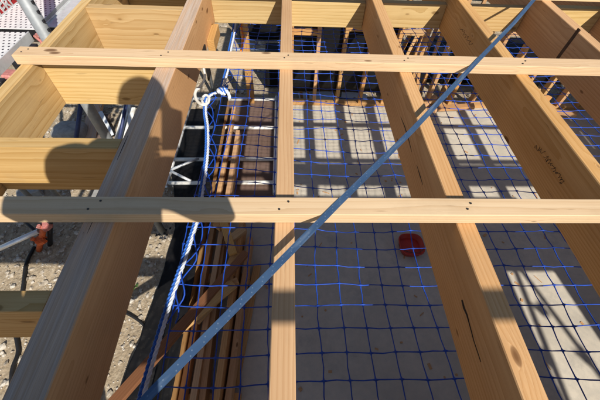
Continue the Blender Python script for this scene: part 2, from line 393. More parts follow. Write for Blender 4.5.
topcheck([(20+.0+i*(84-20)/14+.5*math.sin(i*1.3), 398-i*(398-232)/14) for i in range(15)], .0011, JOBJ[1])
topcheck([(86+i*(97-86)/6, 236-i*(236-212)/6) for i in range(7)], .0008, JOBJ[1])
topcheck([(117+i*2.2, 160-i*5) for i in range(6)], .0007, JOBJ[1])
sliver([(579, 29), (574, 36), (568, 44), (562, 52), (557, 59)], lambda t: .010, 'dark_patch', JOBJ[5], XF5, 'dark_stripe', -.0006)  # dark diagonal stripe on the left side of the rafter
# scribbled carpenter's marks
def smooth(P, k=6):
    out = []
    for i in range(len(P)-1):
        p0, p1, p2, p3 = P[max(i-1, 0)], P[i], P[i+1], P[min(i+2, len(P)-1)]
        for q in range(k):
            t = q/k; out.append(.5*((2*p1)+(p2-p0)*t+(2*p0-5*p1+4*p2-p3)*t*t+(3*p1-p0-3*p2+p3)*t**3))
    out.append(P[-1]); return out
def scribble(par, X, px0, px1, n, amp, name='ink_writing', seed=1):
    rnd = random.Random(seed); pts = []
    (x0, y0), (x1, y1) = px0, px1; dx, dy = x1-x0, y1-y0; L = math.hypot(dx, dy); nx, ny = -dy/L, dx/L
    for i in range(n):
        t = i/(n-1); a = amp*((-1)**i)*rnd.uniform(.3, 1.0); b = rnd.uniform(-1.2, 1.2)
        p = atX(x0+dx*t+nx*a+dx/L*b, y0+dy*t+ny*a+dy/L*b, X); p.x = X-.0006; pts.append(p)
    P = []
    for i, p in enumerate(pts): P += [p, p + (pts[min(i+1, n-1)]-p)*.25 + Vector((0, rnd.uniform(-.006, .006), rnd.uniform(-.003, .003)))]
    fine = smooth(P, 4)
    for q in fine: q.x = X-.0006
    o = tube(name, fine, .0008, 'ink', sides=4, caps=True, rfun=lambda i, r: r*(0.45+.75*abs(math.sin(i*.7)))); bpy.context.view_layer.update(); return child(o, par)
scribble(JOBJ[4], XF4, (536, 146), (543, 152), 8, 2.4, seed=2)
scribble(JOBJ[4], XF4, (545, 155), (563, 183), 22, 2.6, seed=5)
scribble(JOBJ[4], XF4, (461, 28), (471, 44), 12, 2.2, seed=9)

# ------------------------------------------------------------------ blocking
BX0, BX1 = JX[0]+.021, JX[1]-.0362
by = [(.2145, 'D', 'blocking in the left bay nearest the camera, over the sandy soil'), (.675, 'C', 'blocking in the left bay half in the photographer shadow, behind the near batten'),
      (1.13, 'B', 'wide grained blocking in the left bay just behind the far batten, with the head shadow'), (1.575, 'A', 'pale blocking in the left bay just above the far batten'),
      (2.03, 'Z', 'blocking at the top edge of the left bay')]
for y, n, lab in by:
    o = board('blocking', (BX0+.0008, y+.022, ZJ-JD/2-.001), (BX1-.0008, y+.022, ZJ-JD/2-.001), .044, JD-.004, 'treated_pine', bev=.0015, seg=5, warp=.0008)
    tag(o, lab, 'blocking', 'blocking pieces between the left rafters')
elab = {1: 'far blocking between the thick grey rafter and the slim rafter', 2: 'far blocking between the slim rafter and the split rafter', 3: 'far blocking between the split rafter and the scribbled rafter', 4: 'far blocking under the top end of the blue strap', 5: 'far blocking in the top right corner bay'}
for k in range(1, 10):
    xa = JX[k] + (.0362 if k == 1 else JW/2); xb = JX[k+1]-JW/2; yy = 1.87 + (.012 if k % 2 else -.004)
    o = board('blocking', (xa+.0008, yy+.022, ZJ-.127), (xb-.0008, yy+.022, ZJ-.127), .044, .127, 'treated_pine' if k != 9 else 'treated_pine', bev=.0015, seg=5, warp=.0008)
    tag(o, elab.get(k, 'far blocking beyond the right edge of the picture'), 'blocking', 'far blocking row')

# ------------------------------------------------------------------ battens, with nails
nail_me = cyl_mesh('nail', .0027, .0027, .0022, 10)
blab = ['near batten running across the picture over all rafters', 'far batten running across with its sawn left end showing', 'batten at the top edge of the picture above the far blocking']
for i, (y0, y1, xl) in enumerate([(.422, .474, -1.25), (1.094, 1.156, -.965), (1.80, 1.86, -1.10)]):
    yc = (y0+y1)/2; zc = ZJ+.0175+.0005
    t = board('batten', (xl, yc, zc), (4.45, yc+(.004 if i else 0), zc), y1-y0, .035, 'batten_pine', bev=.0018, seg=26, warp=.002)
    tag(t, blab[i], 'batten', 'battens across the rafters'); bpy.context.view_layer.update()
    for k, x in JX.items():
        if k > 6: continue
        for s in (-1, 1):
            n = link('nail', nail_me, 'nail_steel', None, Matrix.Translation((x+s*.009+random.uniform(-.004, .004), yc+s*.010+random.uniform(-.003, .003), ZJ+.0363)))
            child(n, t)

# ------------------------------------------------------------------ blue punched steel strap laid over the battens
sp = [(-.62, -.42, .0215), (-.40, -.155, .030), (-.219, .069, .0375), (.118, .449, .0375), (.37, .728, .0345), (.713, 1.125, .0378), (1.0, 1.455, .0350), (1.31, 1.83, .0378), (1.75, 2.35, .006)]
def strap():
    P = [Vector((x, y, ZJ+z)) for x, y, z in sp]
    c = Vector((.3, .66, ZJ+.037)); xd = (P[7]-P[2]); xd.z = 0; xd.normalize(); mw = Matrix((xd, Vector((-xd.y, xd.x, 0)), Vector((0, 0, 1)))).transposed().to_4x4(); mw.translation = c
    inv = mw.inverted(); fine = []
    for i in range(len(P)-1):
        for q in range(8): fine.append(P[i].lerp(P[i+1], q/8))
    fine.append(P[-1]); W = .0084; vs_, fs = [], []
    for i, p in enumerate(fine):
        t = (fine[min(i+1, len(fine)-1)]-fine[max(i-1, 0)]).normalized(); s = Vector((-t.y, t.x, 0)).normalized()
        tw = .0012*noise.noise((i*.35, 2, 2))
        for sg, dz in ((1, .0006), (-1, .0006), (-1, -.0004), (1, -.0004)): vs_.append(inv @ (p + s*W*sg + Vector((0, 0, dz + tw*sg))))
    for i in range(len(fine)-1):
        a = i*4; b = a+4
        for k in range(4): fs.append((a+k, a+(k+1) % 4, b+(k+1) % 4, b+k))
    fs += [(3, 2, 1, 0), tuple(len(fine)*4-4+k for k in range(4))]
    me = bpy.data.meshes.new('bracing_strap'); me.from_pydata(vs_, [], fs); me.update(); bmx = bmesh.new(); bmx.from_mesh(me); bmesh.ops.recalc_face_normals(bmx, faces=bmx.faces); bmx.to_mesh(me); bmx.free()
    o = link('bracing_strap', me, 'blue_strap', None, mw); tag(o, 'blue punched steel bracing strap running diagonally over the battens', 'strap'); return o
strap()

# ------------------------------------------------------------------ safety net slung under the rafters
NZ = ZJ-.30
NX0, NY0 = -.335, -.29
CX, CY = .0715, .0685
ncx, ncy = 40, 41
def netp(i, j):
    x = NX0 + i*CX; y = NY0 + j*CY
    wob = .014*noise.noise((i*.23, j*.19, 4)) + .009*noise.noise((i*.6, j*.6, 9))
    dx = .016*noise.noise((i*.21, j*.17, 11)) + .004*noise.noise((i*.7, j*.8, 12)); dy = .016*noise.noise((i*.2, j*.22, 21)) + .004*noise.noise((i*.8, j*.7, 22))
    edge = math.exp(-i*.35)
    skew = .012*math.sin(j*.35)*edge
    sag = -.045*math.sin(math.pi*min(1, max(0, i/ncx)))*math.sin(math.pi*j/ncy)
    if j > 22: sag -= .0012*(j-22)**1.5
    return Vector((x+dx*(1-edge)+skew, y+dy, NZ+wob+sag))
net = thing('safety_net', 'blue knotted safety net slung below the rafters, white rope edge', 'net', (NX0, NY0, NZ))
def cord(pts):
    fine = []; 
    for a in range(len(pts)-1):
        for q in (0, .12, .5, .88):
            p = pts[a].lerp(pts[a+1], q)
            if 0 < q < 1: b_ = 4*q*(1-q); p += Vector((.0035*b_*noise.noise((p.x*31, p.y*29, 1)), .0035*b_*noise.noise((p.x*27, p.y*33, 7)), -.003*b_))
            fine.append(p)
    fine.append(pts[-1])
    return tube('cord', fine, .0018, 'net_blue', net, sides=5, rfun=lambda i, r: r*(1.9 if i % 4 == 0 else 1+.15*math.sin(i*2.3)))
for i in range(ncx+1): cord([netp(i, j) for j in range(ncy+1)])
for j in range(ncy+1): cord([netp(i, j)+Vector((0, 0, .001)) for i in range(ncx+1)])
# border rope: white three-strand rope with a blue tracer beside it
edge_px = [(222, 92), (213, 94), (207, 100), (206, 112), (208, 128), (208, 150), (206, 170), (203, 190), (199, 215), (190, 245), (180, 275), (170, 305), (160, 338), (150, 372), (142, 402), (133, 440)]
def twisted(name, P, r, mat, par, strands=3, pitch=.05, phase=0, rs=None):
    """laid rope: strands wound round the path, joined in one mesh"""
    res = []; vs_, fs = [], []; d = 0; L = [0]
    for i in range(1, len(P)): d += (P[i]-P[i-1]).length; L.append(d)
    N = int(d/.006)+1; Q = []; k = 0
    for s in range(N+1):
        x = d*s/N
        while k < len(P)-2 and L[k+1] < x: k += 1
        t = (x-L[k])/max(1e-6, L[k+1]-L[k]); Q.append((P[k].lerp(P[k+1], t), x))
    for st in range(strands):
        pts = []
        for i, (p, x) in enumerate(Q):
            t = (Q[min(i+1, N)][0]-Q[max(i-1, 0)][0]).normalized(); u = t.cross(Vector((0, .2, 1))).normalized(); v = t.cross(u)
            a = 2*math.pi*(x/pitch+st/strands)+phase; pts.append(p+(u*math.cos(a)+v*math.sin(a))*r*.52)
        m_ = tube_mesh('x', pts, rs or r*.60, 6); b0 = len(vs_)
        vs_ += [v.co.copy() for v in m_.vertices]; fs += [tuple(b0+q for q in p.vertices) for p in m_.polygons]; bpy.data.meshes.remove(m_)
    me = bpy.data.meshes.new(name); me.from_pydata(vs_, [], fs); me.update()
    for p in me.polygons: p.use_smooth = True
    return link(name, me, mat, par)
E1 = smooth([at(x, y, NZ+.008) for x, y in edge_px])
twisted('border_rope', E1, .0056, 'rope_white', net)
twisted('tracer_cord', [p+Vector((-.0092, 0, .001)) for p in E1], .0052, 'rope_blue', net, 2, .03)
E2 = smooth([at(x, y, NZ+.008+dz) for x, y, dz in ((222, 92, .0), (226, 78, 0), (229, 66, 0), (231, 50, 0), (234, 36, 0), (236, 22, 0), (239, 4, 0))])
twisted('border_rope', E2, .0056, 'rope_white', net)
twisted('tracer_cord', [p+Vector((-.013, 0, 0)) for p in E2], .0052, 'rope_blue', net, 2, .03)
for q_ in range(3):   # slack lacing cord wound along the rope edge
    base_ = E1[8:70] if q_ < 2 else E2
    tube('lacing_cord', [p+Vector((.016+.016*math.sin(k*.55+q_*2.1)+.006*noise.noise((k*.3, q_, 0)), .004*math.sin(k*.9), -.004+.010*math.cos(k*.55+q_*2.1))) for k, p in enumerate(base_)], .0024, 'net_blue', net, sides=5)
# knot at the corner and its loose tails
kc = at(222, 92, NZ+.012)
kp = [kc+Vector((.019*math.sin(2*a)*(1+.25*math.cos(3*a)), .021*math.cos(3*a), .010*math.sin(5*a)+.008)) for a in [i*2*math.pi/48 for i in range(49)]]
twisted('rope_knot', kp, .0062, 'rope_white', net)
twisted('tracer_cord', [p+Vector((.006, .004, .006)) for p in kp[:34]], .0045, 'rope_blue', net, 2, .03)
twisted('rope_tail', smooth([kc, kc+Vector((.022, -.006, .012)), kc+Vector((.036, -.022, .004)), kc+Vector((.040, -.038, -.012))]), .008, 'rope_white', net)
# white S-hook holding the rope corner on the thick rafter
hk = thing('rope_hook', 'white hook holding the corner of the net rope against the thick rafter', 'hook', at(200, 97, NZ))
hp = [(207, 104), (203, 105), (199, 103), (196, 99), (195, 94), (196.5, 90), (199, 88)]
tube('hook_wire', smooth([at(x, y, NZ+.012) for x, y in hp]), .0075, 'white_paint', hk, sides=10)
tube('hook_eye', smooth([at(x, y, NZ+.016) for x, y in ((203, 97), (206, 95), (209, 98), (208, 103), (204, 104), (202, 101))]), .006, 'white_paint', hk, sides=10)
tube('hook_shank', smooth([at(199, 88, NZ+.012), Vector((JX[1]+.042, at(199, 88, NZ).y+.01, NZ+.06)), Vector((JX[1]+.0385, at(199, 88, NZ).y+.02, ZJ-.13))]), .0055, 'white_paint', hk, sides=10)
# rubber packer strip hanging on the rafter's side
pk = board('rubber_strip', (JX[1]+.041, 1.52, ZJ-.145), (JX[1]+.041, 1.52, ZJ-.30), .07, .007, 'black_rubber', up=(1, 0, 0), bev=.001)
tag(pk, 'black rubber strip hanging on the side of the thick rafter', 'strip')
pk = board('packer', (JX[1]+.055, 1.62, ZJ-.188), (JX[1]+.055, 1.80, ZJ-.188), .036, .06, 'fresh_pine', bev=.0015)
tag(pk, 'short pale timber packer fixed to the thick rafter behind the far batten', 'packer')
ob = smooth([atY(x, y, 2.25) for x, y in ((241.5, 18), (241.5, 28), (243, 36), (242, 46), (240, 54))])
o = tube('orange_cord', ob, .007, 'orange_rope', sides=8); tag(o, 'short orange cord hanging beside the white rope below the far blocking', 'cord')

# ------------------------------------------------------------------ timber lying on the slab below, between thick and slim rafter
tl = random.Random(4)
stack = [(-.80, .04, 3.75, .0), (-.745, .05, 3.6, .0), (-.69, .02, 1.9, .0), (-.64, .10, 3.0, .0), (-.585, .02, 2.75, .0), (-.53, .0, 1.75, .0), (-.475, .05, 1.7, .0), (-.42, -.02, 1.55, .0)]
sl_ = ['timber length at the black sheet side of the floor stack', 'long timber length second from the black sheet in the floor stack', 'timber length third from the black sheet in the floor stack', 'long timber length in the middle of the floor stack', 'timber length right of the middle of the floor stack', 'short timber length third from the open side of the floor stack', 'timber length second from the open side of the floor stack', 'timber length at the open right side of the floor stack']
keep_out = (2, 5)
for k, (x, y0, y1, dz) in enumerate(stack):
    if k in keep_out: continue
    hgt = [.19, .09, .14, .19, .14, .19, .24, .14][k]
    base = .085
    o = board('timber_length', (x, y0, base+hgt/2), (x+(-.035, .03, 0, .045, -.03, 0, .05, .07)[k], y1, base+hgt/2), .045, hgt, 'fresh_pine', bev=.002, seg=6, warp=.006); tag(o, sl_[k], 'timber', 'timber lengths lying on the slab')
for k, (y, lb) in enumerate(((.25, 'bearer under the floor timber stack nearest the camera'), (1.2, 'bearer under the middle of the floor timber stack'))):
    o = board('bearer', (-.90, y, .0415), (-.34, y, .0415), .09, .08, 'fresh_pine', bev=.002); tag(o, lb, 'bearer', 'bearers under the timber stack')
# short offcuts lying across the stack
offs = [((-.53, 1.42, .326), (-.39, 1.56, .326), .07, .045), ((-.49, 1.12, .326), (-.43, 1.31, .326), .09, .035), ((-.56, .98, .326), (-.40, 1.06, .326), .05, .045), ((-.66, 1.60, .277), (-.56, 1.72, .277), .09, .045), ((-.70, .75, .277), (-.56, .93, .277), .06, .035)]
ol = ['upper offcut lying across the floor stack below the near batten', 'square offcut in the sun on the floor stack', 'narrow offcut lying crosswise on the floor stack', 'offcut by the sunlit end of the floor stack', 'offcut beside the black sheet on the floor stack']
for (a, b, W, T), lb in zip(offs, ol):
    o = board('offcut', Vector(a)+Vector((0, 0, T/2)), Vector(b)+Vector((0, 0, T/2)), W, T, 'fresh_pine', bev=.002); tag(o, lb, 'offcut', 'offcuts on the timber stack')
for a_, b_, lb in (((-.86, .62, .335), (-.42, 1.02, .375), 'loose plank lying skew over the floor stack, nearest the strap'), ((-.70, 1.95, .30), (-.46, 1.28, .385), 'loose plank slanting along the floor stack behind the near batten'), ((-.40, .35, .02), (-.28, 1.35, .03), 'loose plank flat on the slab right of the floor stack')):
    o = board('loose_plank', a_, b_, .07, .022, 'fresh_pine', bev=.002, seg=3, warp=.003); tag(o, lb, 'plank')
# sloping plank over the stack
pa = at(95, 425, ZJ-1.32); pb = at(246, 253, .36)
o = board('sloping_plank', pa, pb, .065, .035, 'shaded_red_pine', bev=.002, seg=4, warp=.003); tag(o, 'reddish brown plank sloping up over the floor stack under the net rope', 'plank')
# black polythene over the left side of the stack and down to the soil
edge_l = [(-1.30, -.2), (-1.28, .35), (-1.235, .70), (-1.19, 1.15), (-1.17, 1.8), (-1.30, 2.35), (-1.50, 2.83), (-1.62, 3.8)]
def lerp_edge(y):
    for (x0, y0), (x1, y1) in zip(edge_l, edge_l[1:]):
        if y <= y1: return x0+(x1-x0)*(y-y0)/(y1-y0)
    return edge_l[-1][0]
def poly_fn(u, v):
    y = -.2+4.0*v; xl = lerp_edge(y)+.015*noise.noise((y*5, 1, 1)); xr = -.775; x = xl+(xr-xl)*u
    top = .300
    if x > -.845: z = top
    elif x > -1.0: t = (x+1.0)/.155; z = .04+(top-.04)*t**1.4
    else: z = max(gz(x, y)+.040, -.03) if x < -1.02 else .03
    z += .010*noise.noise((x*14, y*7, 3)) + .006*noise.noise((x*33, y*21, 8)); return Vector((x, y, z))
o = grid('polythene_sheet', poly_fn, 40, 260, 'black_polythene', solid=-.002); tag(o, 'crumpled black polythene sheet along the slab edge beside the timber stack', 'polythene sheet')
# faded print on the sheet (illegible marks)
bpy.context.view_layer.update()
rp = random.Random(31)
for row in range(3):
    for k in range(6):
        p = at(186+k*2.2-row*3.2, 237+row*4.2-k*1.2, .30); 
        if p.x > -.86: zz = .318
        q = Vector((max(-.86, min(-.80, p.x)), p.y, .318))
        n = board('printed_mark', q, q+Vector((rp.uniform(.008, .02), rp.uniform(.004, .018), 0)), .004, .001, 'white_print', bev=0); child(n, o)

# brown plywood on the slab, white tube frame lying over it
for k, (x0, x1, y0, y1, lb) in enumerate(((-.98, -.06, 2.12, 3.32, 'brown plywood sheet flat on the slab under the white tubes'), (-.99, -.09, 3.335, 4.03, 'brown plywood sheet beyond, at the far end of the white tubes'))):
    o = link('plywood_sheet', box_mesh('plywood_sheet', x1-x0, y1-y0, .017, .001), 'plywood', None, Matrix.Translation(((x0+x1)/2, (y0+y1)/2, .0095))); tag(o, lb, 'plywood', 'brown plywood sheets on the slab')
fr = thing('aluminium_trestle', 'white aluminium trestle lying flat across the slab below', 'trestle', (-.75, 3.2, .02))
for y in (2.35, 2.72, 3.30, 3.92): pipe('rung', (-1.34, y, .052), (-.15, y+.02, .052), .023, 'white_paint', fr)
pipe('stile', (-.14, 2.2, .052), (-.16, 4.0, .052), .024, 'aluminium', fr); pipe('stile', (-1.36, 2.3, .052), (-1.36, 4.0, .052), .024, 'aluminium', fr)
pipe('brace', (-1.36, 2.52, .075), (-1.06, 2.72, .075), .016, 'aluminium', fr); pipe('brace', (-1.36, 2.52, .075), (-1.08, 2.36, .075), .016, 'aluminium', fr)
lt = pipe('scaffold_tube', (-1.05, 5.55, GZ+.02), (-.12, 5.58, GZ+.02), .024, 'aluminium'); tag(lt, 'white tube lying on the ground seen under the far blocking', 'tube')

rl = random.Random(77); vs_, fs = [], []
for k in range(150):
    L = rl.choice((.005, .008, .012, .02, .035))*rl.uniform(.6, 1.3); W = rl.uniform(.003, .012); T = rl.uniform(.0015, .006); mt = Matrix.Translation((rl.uniform(-.2, 3.2), rl.uniform(.1, 3.85), .0005+T/2)) @ Matrix.Rotation(rl.uniform(0, 6.3), 4, 'Z')
    b = len(vs_); vs_ += [mt @ Vector((sx*L, sy*W, sz*T/2)) for sz in (-1, 1) for sy in (-1, 1) for sx in (-1, 1)]; fs += [(b, b+2, b+3, b+1), (b+4, b+5, b+7, b+6), (b, b+1, b+5, b+4), (b+2, b+6, b+7, b+3), (b, b+4, b+6, b+2), (b+1, b+3, b+7, b+5)]
me = bpy.data.meshes.new('wood_chips'); me.from_pydata(vs_, [], fs); me.update(); o = link('wood_chips', me, 'fresh_pine'); tag(o, 'wood chips and splinters scattered over the concrete slab', 'wood chips', None, 'stuff')
# ------------------------------------------------------------------ red bucket on the slab
bk = thing('bucket', 'red plastic bucket on the shaded slab beside the split rafter', 'bucket', (1.25, 1.55, 0))
def lathe(name, prof, mat, parent, loc, n=28, sq=0):
    vs_, fs = [], []
    for r, z in prof:
        for k in range(n):
            a = 2*math.pi*k/n; ca, sa = math.cos(a), math.sin(a); q = 1.0 if not sq else (abs(ca)**sq+abs(sa)**sq)**(-1/sq)
            vs_.append((r*q*ca, r*q*sa, z))
    for i in range(len(prof)-1):
        for k in range(n): fs.append((i*n+k, i*n+(k+1) % n, (i+1)*n+(k+1) % n, (i+1)*n+k))
    fs.append(tuple(range(n-1, -1, -1))); fs.append(tuple((len(prof)-1)*n+k for k in range(n)))
    me = bpy.data.meshes.new(name); me.from_pydata(vs_, [], fs); me.update()
    for p in me.polygons: p.use_smooth = len(p.vertices) == 4
    return link(name, me, mat, parent, Matrix.Translation(loc))
lathe('body', [(.100, 0), (.107, .01), (.118, .065), (.124, .07), (.124, .08), (.115, .08), (.103, .02)], 'bucket_red', bk, (1.25, 1.55, 0), sq=3.2)
tube('handle', [(1.25+.127*math.cos(a), 1.55-.10*math.sin(a), .070+.015*math.sin(a)) for a in [math.pi*i/16 for i in range(17)]], .0035, 'nail_steel', bk, sides=6)

# ------------------------------------------------------------------ far wall frame
WY = 3.925
fw = thing('stud_wall', 'bare timber stud wall at the far end of the slab', 'wall frame', (2.2, WY, 0))
board('bottom_plate', (.02, WY, .0235), (5.0, WY, .0235), .09, .045, 'fresh_pine', fw, seg=6, warp=.002)
board('top_plate', (-.70, WY, ZJ-JD-.024), (5.0, WY, ZJ-JD-.024), .09, .045, 'fresh_pine', fw, seg=6, warp=.002)
xs = [.05+.33*k for k in range(15)]
for x in xs: board('stud', (x, WY, .047), (x, WY, ZJ-JD-.0475), .045, .088, 'fresh_pine', fw, up=(0, 1, 0))
board('post', (-.52, WY, .002), (-.52, WY, ZJ-JD-.0475), .09, .088, 'fresh_pine', fw, up=(0, 1, 0))
for k, x in enumerate(xs[:-1]):
    if k % 2 == 0: board('nogging', (x+.0228, WY, 1.02+.03*(k % 3)), (x+.33-.0228, WY, 1.02+.03*(k % 3)), .085, .044, 'fresh_pine', fw)
for k, (xa, xb, za, zb, lb) in enumerate(((-.02, .70, .17, 1.96, 'black building wrap closing the stud bays nearest the slim rafter'), (.70, 1.42, .17, 1.22, 'lower black building wrap in the next stud bays'), (3.0, 5.0, .35, 1.5, 'black building wrap in the far right stud bays'))):
    o = grid('building_wrap', lambda u, v: Vector((xa+(xb-xa)*u, WY+.055+.010*noise.noise((u*9, v*6, k)), za+(zb-za)*v+.02*noise.noise((u*6, k, v))*v)), 24, 14, 'black_polythene', solid=.0015); tag(o, lb, 'building wrap')
# near wall under the right-hand rafters (behind the viewer)
nw = thing('stud_wall', 'stud wall under the rafter ends behind the viewer', 'wall frame', (2.8, -2.55, 0))
board('bottom_plate', (.35, -2.55, .0235), (5.0, -2.55, .0235), .09, .045, 'fresh_pine', nw); board('top_plate', (.35, -2.55, ZJ-JD-.024), (5.0, -2.55, ZJ-JD-.024), .09, .045, 'fresh_pine', nw)
for k in range(11): board('stud', (.38+.45*k, -2.55, .047), (.38+.45*k, -2.55, ZJ-JD-.0475), .045, .088, 'fresh_pine', nw, up=(0, 1, 0))
# carrying beam on props under the short left rafters (behind the viewer)
o = grid('building_wrap', lambda u, v: Vector((.3+4.7*u, -2.61, .02+1.95*v)), 10, 6, 'black_polythene', solid=.0015); tag(o, 'black building wrap on the stud wall behind the viewer', 'building wrap')
rwl = thing('stud_wall', 'stud wall along the right side of the slab, out of view', 'wall frame', (5.05, .7, 0))
board('bottom_plate', (5.05, -2.5, .0235), (5.05, 3.87, .0235), .09, .045, 'fresh_pine', rwl); board('top_plate', (5.05, -2.5, ZJ-JD-.024), (5.05, 3.87, ZJ-JD-.024), .09, .045, 'fresh_pine', rwl)
for k in range(12): board('stud', (5.05, -2.45+.57*k, .047), (5.05, -2.45+.57*k, ZJ-JD-.0475), .045, .088, 'fresh_pine', rwl, up=(1, 0, 0))
o = grid('building_wrap', lambda u, v: Vector((5.105, -2.6+6.6*u, .02+1.95*v)), 10, 6, 'black_polythene', solid=.0015); tag(o, 'black building wrap on the right side wall, out of view', 'building wrap')
cb = thing('carrying_beam', 'timber beam on steel props under the left rafter ends behind the viewer', 'beam', (-.2, -.7, 0))
board('beam', (-.98, -.74, ZJ-JD-.071), (.52, -.74, ZJ-JD-.071), .07, .14, 'fresh_pine', cb)
for x, zz in ((-.93, GZ-.06), (.46, 0)): tube('prop', [(x, -.74, zz), (x, -.74, ZJ-JD-.142)], .024, 'galvanised', cb, sides=12)

# ------------------------------------------------------------------ beyond the far wall
def offcut_row():
    rr = random.Random(21)
    spots = [(398, 36, 55), (409, 44, -30), (421, 36, 70), (431, 46, 20), (402, 84, -50), (412, 90, 40), (422, 82, 65), (430, 93, -15), (486, 40, 60), (497, 84, 30), (506, 92, -60), (517, 96, 20), (528, 101, 50), (540, 106, -35), (343, 38, 75), (512, 82, 70), (437, 30, 60), (395, 95, 15)]
    names = ['leaning', 'lying', 'short', 'narrow', 'split', 'broad']
    for k, (px, py, ang) in enumerate(spots):
        near = py > 70
        base = at(px, py, .03 if near else .25)
        if near: base.y = min(max(base.y, 3.1), 3.80)
        L = rr.uniform(.25, .55); a = math.radians(ang); e = rr.uniform(.1, .5)
        d = Vector((math.cos(a), math.sin(a)*.7, e)).normalized()*L
        yield k, base, base+d, rr
B34, B45 = 'right of the split rafter', 'right of the scribbled rafter'
OL = ['steep offcut above the far batten just right of the split rafter', 'offcut above the far batten, second right of the split rafter', 'offcut above the far batten in the middle of the bay '+B34, 'flat offcut above the far batten near the scribbled rafter',
      'offcut below the far batten just right of the split rafter', 'offcut below the far batten, second right of the split rafter', 'steep offcut below the far batten in the bay '+B34, 'flattest offcut below the far batten '+B34,
      'offcut above the far batten right of the scribbled rafter, behind the strap', 'leftmost offcut below the far batten '+B45, 'second offcut from the left below the far batten '+B45, 'third offcut from the left below the far batten '+B45, 'fourth offcut from the left below the far batten '+B45, 'rightmost offcut below the far batten '+B45,
      'slanting offcut among the far studs left of the split rafter', 'steepest offcut close under the far batten '+B45, 'offcut just below the far blocking near the scribbled rafter', 'offcut half hidden behind the split rafter below the far batten']
for k, a, b, rr in offcut_row():
    T = .045; lo = .0225 if a.y < 4.05 else GZ
    a.z = lo+.02
    W = rr.choice((.07, .09, .045))
    o = board('timber_offcut', a, b, W, T, 'fresh_pine', bev=.002)
    tag(o, OL[k], 'offcut', 'scrap heap offcuts')
rt = random.Random(91)
for k in range(20):
    x = rt.uniform(-.2, 4.9); y = rt.uniform(4.16, 4.48); h_ = rt.uniform(.7, 1.75); ln = rt.uniform(-.35, .35)
    o = board('leaning_timber', (x, y, GZ-.05), (x+ln, y+rt.uniform(.0, .12), GZ+h_), .045, rt.choice((.02, .035, .045)), 'fresh_pine', up=(0, 1, 0), bev=.002); tag(o, 'thin timber propped upright in the clutter just behind the stud wall', 'timber', 'thin timbers behind the stud wall')
# sheets, packs and rubble outside
def pack(x0, x1, y0, y1, h, lb):
    def fn(u, v):
        a = u*4; x = x0+(x1-x0)*v; prof = [(y0-.02, GZ-.04), (y0, h), (y1, h), (y1+.02, GZ-.04)]
        a = u*3; i = min(2, int(a)); t = a-i; y, z = prof[i][0]+(prof[i+1][0]-prof[i][0])*t, prof[i][1]+(prof[i+1][1]-prof[i][1])*t
        s = .02*noise.noise((x*4, y*5, z*5)); return Vector((x, y+s, z+s*.8))
    o = grid('wrapped_pack', fn, 24, 40, 'black_polythene', solid=-.004); tag(o, lb, 'pack'); return o
pack(-.35, 1.75, 4.55, 5.05, .30, 'long pack under black wrapping lying behind the bare stud wall')
pack(2.0, 4.2, 4.75, 5.35, .34, 'pack under black wrapping behind the scrap heap')
pack(-.9, .5, 6.1, 6.7, .55, 'tall pack under black wrapping seen below the far blocking, left')
def sheet(c, sx, sy, rz, tilt, mat, lb, nm='loose_sheet'):
    mw = Matrix.Translation(c) @ Matrix.Rotation(rz, 4, 'Z') @ Matrix.Rotation(tilt, 4, 'X')
    me = box_mesh(nm, sx, sy, .012, .001, 6, .01); o = link(nm, me, mat, None, mw); tag(o, lb, 'sheet'); return o
sheet((.45, 4.30, GZ-.03), .55, .20, .1, .02, 'pale_sheet', 'pale strip of sheet on the ground just behind the stud wall')
sheet((1.05, 4.32, GZ-.03), .40, .17, -.2, .03, 'pale_sheet', 'smaller pale scrap of sheet behind the stud wall')
sheet((.85, 5.30, GZ-.03), .5, .22, .3, .05, 'pale_sheet', 'pale sheet scrap beyond the long black pack')
sheet((2.75, 5.9, GZ+.02), .7, .5, .5, .10, 'pale_sheet', 'large pale sheet lying beyond the scrap heap')
sheet((1.75, 5.6, GZ-.0), .34, .5, .2, .08, 'pale_sheet', 'narrow pale sheet beyond the split rafter')
sheet((3.75, 4.5, GZ+.0), .5, .3, -.4, .08, 'pale_sheet', 'pale sheet scrap by the right end of the scrap heap')
sheet((4.7, 5.2, GZ+.0), .8, .4, .3, .05, 'pale_sheet', 'pale sheet at the far right below the last rafter')
o = pebbles('rubble', 900, lambda r: (r.uniform(-1.5, 6.2), r.uniform(4.12, 7.5)), .015, .10, lambda x, y: GZ-.075, 'pebble', 8)
tag(o, 'broken rubble and stones on the ground behind the stud wall', 'rubble', None, 'stuff')
fc = thing('shade_fence', 'dark shade cloth fence beyond the building site', 'fence', (2, 8.2, GZ-.08))
for x in (-4, -1, 2, 5, 8): tube('post', [(x, 8.25, GZ-.08), (x, 8.25, 1.75)], .024, 'galvanised', fc, sides=10)
grid('cloth', lambda u, v: Vector((-4.3+12.6*u, 8.2+.04*math.sin(u*40)+.02*noise.noise((u*30, v*4, 0)), GZ-.05+1.75*v)), 120, 6, 'shade_cloth', fc, solid=.002)

